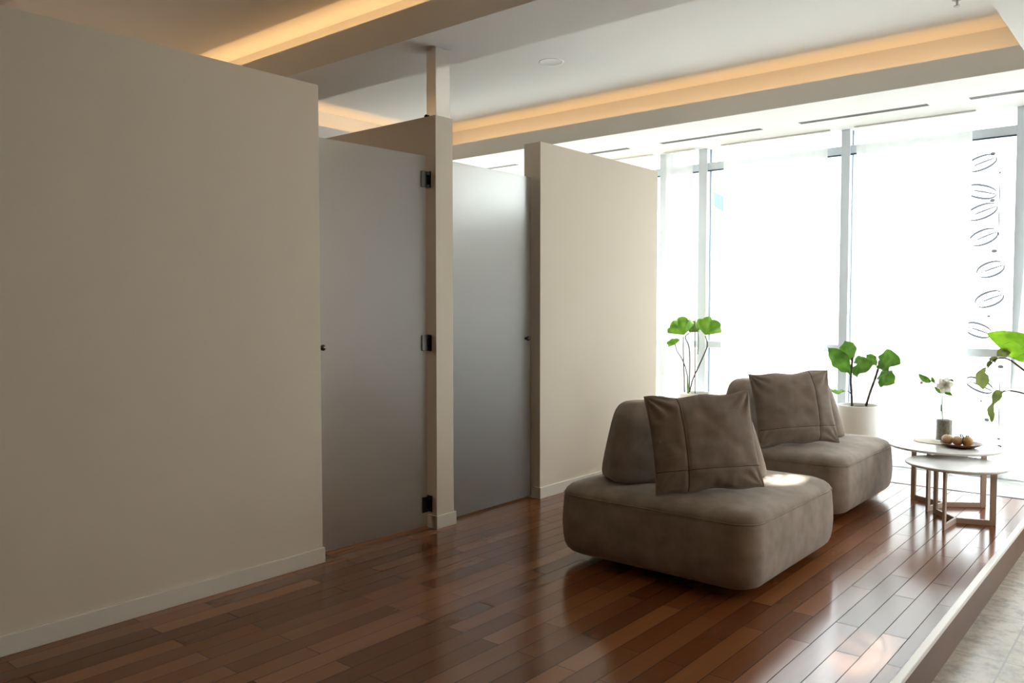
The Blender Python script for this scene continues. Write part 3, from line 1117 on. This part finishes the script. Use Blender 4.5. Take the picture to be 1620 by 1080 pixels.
# --- fiddle-leaf fig between the rear sofa and the tables
YP = 6.68
fig = empty('potted_fig', tuple(at(1358, 640, YP).xy) + (0,))
tag(fig, 'young fiddle-leaf fig in a white cylinder pot between rear sofa and tables', 'potted plant', 'white potted plants by the window')
make_pot(fig, 0.158, at(1358, 640, YP).z)
add_stem(fig, [(1348, 644, 0), (1347, 620, 0.01), (1346, 600, 0), (1348, 572, 0.01), (1349, 566, 0)], YP, 0.0088, 0.0070, M['bark'], knots=0.0016)
add_stem(fig, [(1370, 642, 0), (1376, 622, -0.01), (1384, 600, 0), (1390, 580, 0), (1391, 570, 0)], YP, 0.0084, 0.0063, M['bark'], knots=0.0015)
add_stem(fig, [(1346, 623, 0.0), (1343, 619, -0.01), (1339, 618, -0.02)], YP, 0.0039, 0.0032, M['bark'], n=8)
V = Vector
Lf = M['leaf']
# (midrib, side vector, width)
add_leaf(fig, [(1346, 592, 0), (1338, 582, -0.02), (1326, 566, -0.05), (1309, 549, -0.07)], YP, 0.137, (0.62, 0.25, 0.75), Lf, fold=0.22, ruffle=0.067, shape=1.35, seed=1)
add_leaf(fig, [(1348, 572, 0), (1345, 562, 0.01), (1341, 550, 0.0), (1336, 539, -0.03)], YP, 0.127, (0.85, 0.45, 0.1), M['leaf'], fold=0.32, ruffle=0.057, shape=1.35, seed=2)
add_leaf(fig, [(1346, 590, 0), (1354, 586, -0.04), (1366, 580, -0.09), (1384, 575, -0.10)], YP, 0.148, (-0.1, 0.5, 0.85), Lf, fold=0.25, ruffle=0.067, shape=1.35, seed=3)
add_leaf(fig, [(1349, 574, 0), (1355, 571, 0.05), (1364, 570, 0.10), (1373, 567, 0.12)], YP, 0.083, (0.1, 0.6, 0.6), Lf, fold=0.2, ruffle=0.076, shape=1.35, seed=4)
add_leaf(fig, [(1338, 618, -0.02), (1331, 618, -0.04), (1322, 619, -0.06), (1312, 615, -0.08)], YP, 0.067, (0.1, 0.75, 0.35), M['leaf_bright'], fold=0.1, ruffle=0.057, shape=1.35, seed=5)
add_leaf(fig, [(1388, 582, 0), (1396, 577, -0.04), (1408, 570, -0.08), (1425, 575, -0.10)], YP, 0.165, (-0.3, 0.35, 0.88), Lf, fold=0.22, ruffle=0.076, shape=1.35, seed=6)
add_leaf(fig, [(1384, 602, 0), (1392, 594, -0.03), (1402, 598, -0.08), (1416, 606, -0.10)], YP, 0.148, (0.45, 0.3, 0.85), Lf, fold=-0.22, ruffle=0.067, shape=1.35, seed=7)
add_leaf(fig, [(1388, 580, 0), (1383, 573, 0.02), (1377, 566, 0.03), (1370, 561, 0.02)], YP, 0.072, (0.7, 0.2, 0.6), Lf, fold=0.3, ruffle=0.057, shape=1.35, seed=8)


# --- fan-leaved plant behind the sofas, with a cane
def fan_leaf(parent, px, py, Y, rad, a_mid, spread, ymid, material, seed=0, squash=1.0):
    """rounded fan: polar sheet round its stalk point, lobed and ruffled"""
    o0 = parent.location
    c = at(px, py, Y) - o0
    ex = _Rt.copy(); ez = Vector((0, 0, 1)); ey = Vector((-_sy, _cy, 0))
    bm = bmesh.new()
    na, nr = 40, 9
    rows = []
    for i in range(na + 1):
        t = i / na
        a = R(a_mid - spread / 2 + spread * t)
        rr_ = rad * (0.86 + 0.14 * abs(math.sin(t * PI * 3.5 + seed)) ** 0.6) * (0.86 + 0.14 * math.sin(PI * t))
        row = []
        for j in range(nr + 1):
            q = j / nr
            d = ex * math.cos(a) + ez * math.sin(a) * squash
            lift = ymid * q + 0.20 * rad * q * q * math.sin(t * PI * 5 + seed)
            row.append(bm.verts.new(c + d * rr_ * q + ey * lift))
        rows.append(row)
    for i in range(na):
        for j in range(nr):
            if j == 0:
                bm.faces.new((rows[i][0], rows[i][1], rows[i + 1][1]))
            else:
                bm.faces.new((rows[i][j], rows[i][j + 1], rows[i + 1][j + 1], rows[i + 1][j]))
    bmesh.ops.remove_doubles(bm, verts=bm.verts, dist=1e-5)
    bmesh.ops.solidify(bm, geom=bm.faces[:], thickness=0.0009)
    return from_bm('leaf', bm, material, parent, True)


YF = 6.72
fan = empty('potted_fan_plant', tuple(at(1100, 621, YF).xy) + (0,))
tag(fan, 'bright green fan-leaved plant with a thin cane in a white pot behind the sofas', 'potted plant', 'white potted plants by the window')
make_pot(fan, 0.155, at(1100, 621, YF).z)
LB_ = M['leaf_bright']
fan_leaf(fan, 1082, 530, YF, 0.172, 108, 130, 0.02, LB_, 0.4)
fan_leaf(fan, 1116, 530, YF, 0.172, 72, 128, -0.02, LB_, 1.3)
fan_leaf(fan, 1091, 526, YF + 0.09, 0.120, 62, 120, 0.03, LB_, 2.2)
fan_leaf(fan, 1068, 545, YF - 0.04, 0.085, 128, 150, -0.02, LB_, 3.1, 0.75)
fan_leaf(fan, 1104, 524, YF + 0.10, 0.085, 120, 130, 0.03, M['leaf'], 4.1)
st = M['stake']
add_stem(fan, [(1083, 620, 0), (1082, 590, 0), (1081, 560, 0), (1081, 532, 0)], YF, 0.0059, 0.0046, M['bark'])
add_stem(fan, [(1090, 620, 0.02), (1091, 590, 0.02), (1091, 560, 0.03), (1089, 545, 0.04), (1084, 533, 0.06), (1090, 527, 0.09)], YF, 0.0059, 0.0046, M['bark'])
add_stem(fan, [(1091, 620, -0.02), (1096, 600, -0.02), (1106, 578, -0.02), (1117, 553, -0.01), (1119, 543, 0), (1116, 531, 0)], YF, 0.0070, 0.0049, M['bark'])
add_stem(fan, [(1088, 596, -0.01), (1084, 580, -0.02), (1078, 566, -0.03), (1071, 555, -0.04), (1068, 545, -0.04)], YF, 0.0053, 0.0039, M['bark'])
add_stem(fan, [(1104, 560, 0.06), (1105, 540, 0.09), (1104, 525, 0.10)], YF, 0.0035, 0.0035, M['bark'])
add_stem(fan, [(1089, 622, 0), (1088, 610, 0), (1088, 596, 0)], YF, 0.011, 0.006, M['green_stem'], name='trunk')
add_stem(fan, [(1099.5, 622, 0.03), (1099.5, 560, 0.03), (1099.5, 505, 0.03)], YF, 0.0048, 0.0048, st, name='cane')

# --- plant whose leaves reach in from the right picture edge
YR = 6.55
rp = empty('potted_foliage_plant', (-0.62, 6.66, 0))
tag(rp, 'leafy yellow-green plant reaching in from the right picture edge', 'potted plant')
make_pot(rp, 0.155, 0.42)
add_stem(rp, [(1715, 690, 0.1), (1708, 640, 0.06), (1685, 590, 0.03), (1655, 566, 0), (1620, 556, 0)], YR, 0.0123, 0.0070, M['bark'])
add_leaf(rp, [(1650, 566, 0), (1625, 552, -0.05), (1595, 537, -0.10), (1561, 527, -0.14)], YR, 0.20, (-0.2, 0.45, -0.85), M['leaf_yellow'], fold=0.18, ruffle=0.012, seed=2, shape=0.8)
add_leaf(rp, [(1600, 556, -0.06), (1592, 556, -0.08), (1584, 558, -0.09), (1577, 563, -0.10)], YR, 0.07, (0.3, 0.3, 0.8), M['leaf_dry'], fold=0.15, ruffle=0.02, seed=3)
add_stem(rp, [(1716, 690, 0.1), (1700, 650, 0.05), (1655, 610, -0.02), (1618, 584, -0.06), (1595, 568, -0.08), (1575, 568, -0.10), (1562, 582, -0.12)], YR, 0.0088, 0.0039, M['bark'])
add_leaf(rp, [(1579, 566, -0.10), (1572, 568, -0.10), (1566, 573, -0.11), (1560, 580, -0.12)], YR, 0.055, (0.5, 0.3, 0.6), M['leaf_dry'], fold=0.15, ruffle=0.03, seed=4)
add_leaf(rp, [(1560, 580, -0.12), (1553, 590, -0.13), (1554, 603, -0.12), (1556, 616, -0.10)], YR, 0.085, (0.9, 0.4, -0.2), M['leaf_dry'], fold=0.3, ruffle=0.05, seed=5, shape=1.25)
add_stem(rp, [(1716, 692, 0.1), (1700, 665, 0.05), (1660, 640, 0), (1625, 624, -0.05), (1600, 618, -0.07), (1586, 619, -0.09)], YR, 0.0079, 0.0035, M['bark'])
add_leaf(rp, [(1590, 617, -0.09), (1580, 622, -0.10), (1575, 630, -0.11), (1571, 640, -0.11)], YR, 0.060, (0.8, 0.3, 0.4), M['leaf_dry'], fold=0.2, ruffle=0.03, seed=6)
add_leaf(rp, [(1572, 636, -0.11), (1567, 648, -0.12), (1569, 658, -0.12), (1569, 669, -0.12)], YR, 0.042, (0.9, 0.3, 0.1), M['leaf_dry'], fold=0.2, ruffle=0.06, seed=7)
for k, (a0, a1) in enumerate((((1618, 549, -0.06), (1606, 541, -0.10)), ((1600, 540, -0.09), (1585, 545, -0.13)), ((1628, 556, -0.05), (1612, 563, -0.09)))):
    pts = [at(p[0], p[1], YR + p[2] - 0.012) - rp.location for p in (a0, a1)]
    bm = bmesh.new(); add_tube(bm, spline(pts, 6), [0.0005, 0.0014, 0.002, 0.002, 0.002, 0.0014, 0.0005], 5)
    from_bm('leaf_vein', bm, M['leaf_vein'], rp, True)

# --- white flower standing in the vase
fx = empty('cut_flower', (VX, VY, ZTB + 0.10))
tag(fx, 'single white flower with green leaves on a thin stem in the glass vase', 'flower')
YV = VY
add_stem(fx, [(1492, 668, 0), (1490, 645, 0), (1491, 628, -0.005), (1491, 616, -0.01)], YV, 0.0030, 0.0024, M['green_stem'])
add_stem(fx, [(1490, 620, -0.01), (1484, 609, -0.01), (1474, 603, -0.01), (1468, 601, -0.015)], YV, 0.0028, 0.0018, M['bark'])
fc = at(1493, 610, YV - 0.02) - fx.location
for ring, (np_, ln, tilt) in enumerate(((6, 0.062, 18), (5, 0.045, 45), (4, 0.028, 65))):
    for k in range(np_):
        a = 2 * PI * k / np_ + ring * 0.5 + 0.2
        ax = _Rt * math.cos(a) + Vector((0, 0, 1)) * math.sin(a)
        fwd = Vector((_sy, -_cy, 0.25)).normalized()
        tl = R(tilt)
        pts = [fc, fc + ax * ln * 0.45 * math.cos(tl) + fwd * ln * 0.35 * math.sin(tl), fc + ax * ln * math.cos(tl * 0.8) + fwd * ln * 0.8 * math.sin(tl)]
        bm = leaf_bm(pts, fwd.cross(ax), ln * 0.72, fold=0.15, ruffle=0.02, shape=1.15, nu=10, nv=4, seed=k)
        bmesh.ops.solidify(bm, geom=bm.faces[:], thickness=0.0006)
        from_bm('petal', bm, M['petal'], fx, True)
add_leaf(fx, [(1473, 604, 0), (1467, 601, -0.01), (1460, 597, -0.01), (1453, 591, -0.01)], YV, 0.042, (0.3, 0.4, 0.8), M['leaf'], fold=0.25, ruffle=0.01, seed=1)
add_leaf(fx, [(1478, 605, 0), (1476, 601, 0), (1474, 596, 0.01)], YV, 0.022, (0.8, 0.3, 0.2), M['leaf'], fold=0.25, seed=2)
add_leaf(fx, [(1491, 621, 0), (1485, 618, -0.01), (1478, 611, -0.01)], YV, 0.024, (0.3, 0.3, 0.8), M['leaf'], fold=0.25, seed=3)
add_leaf(fx, [(1494, 621, 0), (1500, 622, -0.01), (1507, 626, -0.02)], YV, 0.026, (0.2, 0.5, 0.8), M['leaf'], fold=0.15, seed=4)
add_leaf(fx, [(1500, 602, 0), (1505, 601, -0.01), (1509, 604, -0.02)], YV, 0.014, (0.2, 0.5, 0.8), M['leaf'], fold=0.15, seed=5)
bm = bmesh.new()
add_lathe(bm, [(0, -0.011), (0.008, -0.008), (0.0115, 0), (0.008, 0.008), (0, 0.014)], 14, tuple(at(1458, 605, YV - 0.01) - fx.location))
from_bm('bud', bm, M['petal'], fx, True)

# --- dish with three round fruits
DXc, DYc = -1.125, 5.832
bm = bmesh.new()
add_lathe(bm, [(0, 0), (0.072, 0), (0.078, 0.003), (0.105, 0.014), (0.121, 0.024), (0.122, 0.027), (0.118, 0.027), (0.100, 0.018), (0.074, 0.009), (0, 0.007)], 64)
dish = from_bm('wooden_dish', bm, M['plate'], None, True, (DXc, DYc, ZTB + 0.0005))
tag(dish, 'shallow round brown wooden dish on the taller round table', 'dish')


def fruit(px, py_, r, squash, material, label, crown=False):
    """round fruit resting in the dish"""
    c = at(px, py_, DYc)
    loc = (c[0], c[1], ZTB + 0.0075 + r * squash)
    root = empty('fruit', (loc[0], loc[1], loc[2] - r * squash))
    tag(root, label, 'fruit', 'round fruits in the wooden dish')
    bm = bmesh.new()
    prof = []
    for k in range(21):
        a = -PI / 2 + PI * k / 20
        rr_ = r * math.cos(a) * (1 + 0.02 * math.sin(a * 3))
        z = r * squash * math.sin(a) - (0.12 * r * math.exp(-((a - PI / 2) / 0.28) ** 2))
        prof.append((max(0, rr_) if 0 < k < 20 else 0, z + r * squash))
    add_lathe(bm, prof, 36)
    o = from_bm('flesh', bm, material, root, True)
    zt = 2 * r * squash - 0.12 * r
    bm = bmesh.new()
    if crown:
        for k in range(6):
            a = 2 * PI * k / 6
            add_tube(bm, [(0.006 * math.cos(a), 0.006 * math.sin(a), zt - 0.002), (0.011 * math.cos(a), 0.011 * math.sin(a), zt + 0.012)], [0.004, 0.0008], 5)
        from_bm('crown', bm, M['mat_cloth'], root, True)
    else:
        add_tube(bm, [(0, 0, zt - 0.003), (0.002, 0, zt + 0.005), (0.004, 0.001, zt + 0.009)], [0.002, 0.0018, 0.0022], 6)
        from_bm('stalk', bm, M['dark_twig'], root, True)
    return root


fruit(1499, 694, 0.0345, 0.98, M['fruit'], 'pale peach-coloured round fruit, leftmost of three in the wooden dish')
fruit(1515.3, 695, 0.034, 0.95, M['fruit'], 'pale peach-coloured round fruit in the middle of the wooden dish')
fruit(1530.5, 692, 0.034, 0.98, M['fruit2'], 'amber round fruit with a small crown, rightmost in the wooden dish', True)
bm = bmesh.new()
cc = at(1524, 694, DYc - 0.045)
base = Vector((cc.x, cc.y, ZTB + 0.01))
add_tube(bm, spline([base + Vector((0.004, 0, 0.008)), base + Vector((0.0, -0.004, 0.035)), base + Vector((-0.004, 0.012, 0.062)),
                     base + Vector((-0.016, 0.020, 0.076)), base + Vector((-0.022, 0.018, 0.068)), base + Vector((-0.012, 0.014, 0.062))], 24), 0.0032, 7)
tag(from_bm('curled_twig', bm, M['dark_twig']), 'small black curled twig between the middle and right fruit in the dish', 'twig')

# ------------------------------------------------------------------ outside the glass
g = box('pavement', -30, 30, 7.36, 45, -0.45, -0.25, M['ext_ground'])
struct(g)

# slanting awning on the building across, seen pale through the glass
aw = empty('awning', tuple(at(1170, 345, 11.0)))
tag(aw, 'slanting blue-grey awning outside beyond the first window', 'awning')
bm = bmesh.new()
c0 = [at(1118, 298, 11.0), at(1160, 318, 11.0), at(1232, 372, 11.0), at(1228, 384, 11.0), at(1160, 346, 11.0), at(1118, 318, 11.0)]
fr = [bm.verts.new(p - aw.location) for p in c0]
bk = [bm.verts.new(p - aw.location + Vector((0, 1.6, 0.25))) for p in c0]
bm.faces.new(fr); bm.faces.new(bk[::-1])
for k in range(len(fr)):
    bm.faces.new((fr[k], fr[(k + 1) % len(fr)], bk[(k + 1) % len(fr)], bk[k]))
from_bm('canopy', bm, M['awning'], aw)
bm = bmesh.new()
for px, py in ((1178, 352), (1215, 372)):
    p = at(px, py, 11.3)
    add_tube(bm, [p - aw.location, Vector((p.x, 11.3, -0.25)) - aw.location], 0.03, 8)
from_bm('post', bm, M['awning'], aw)
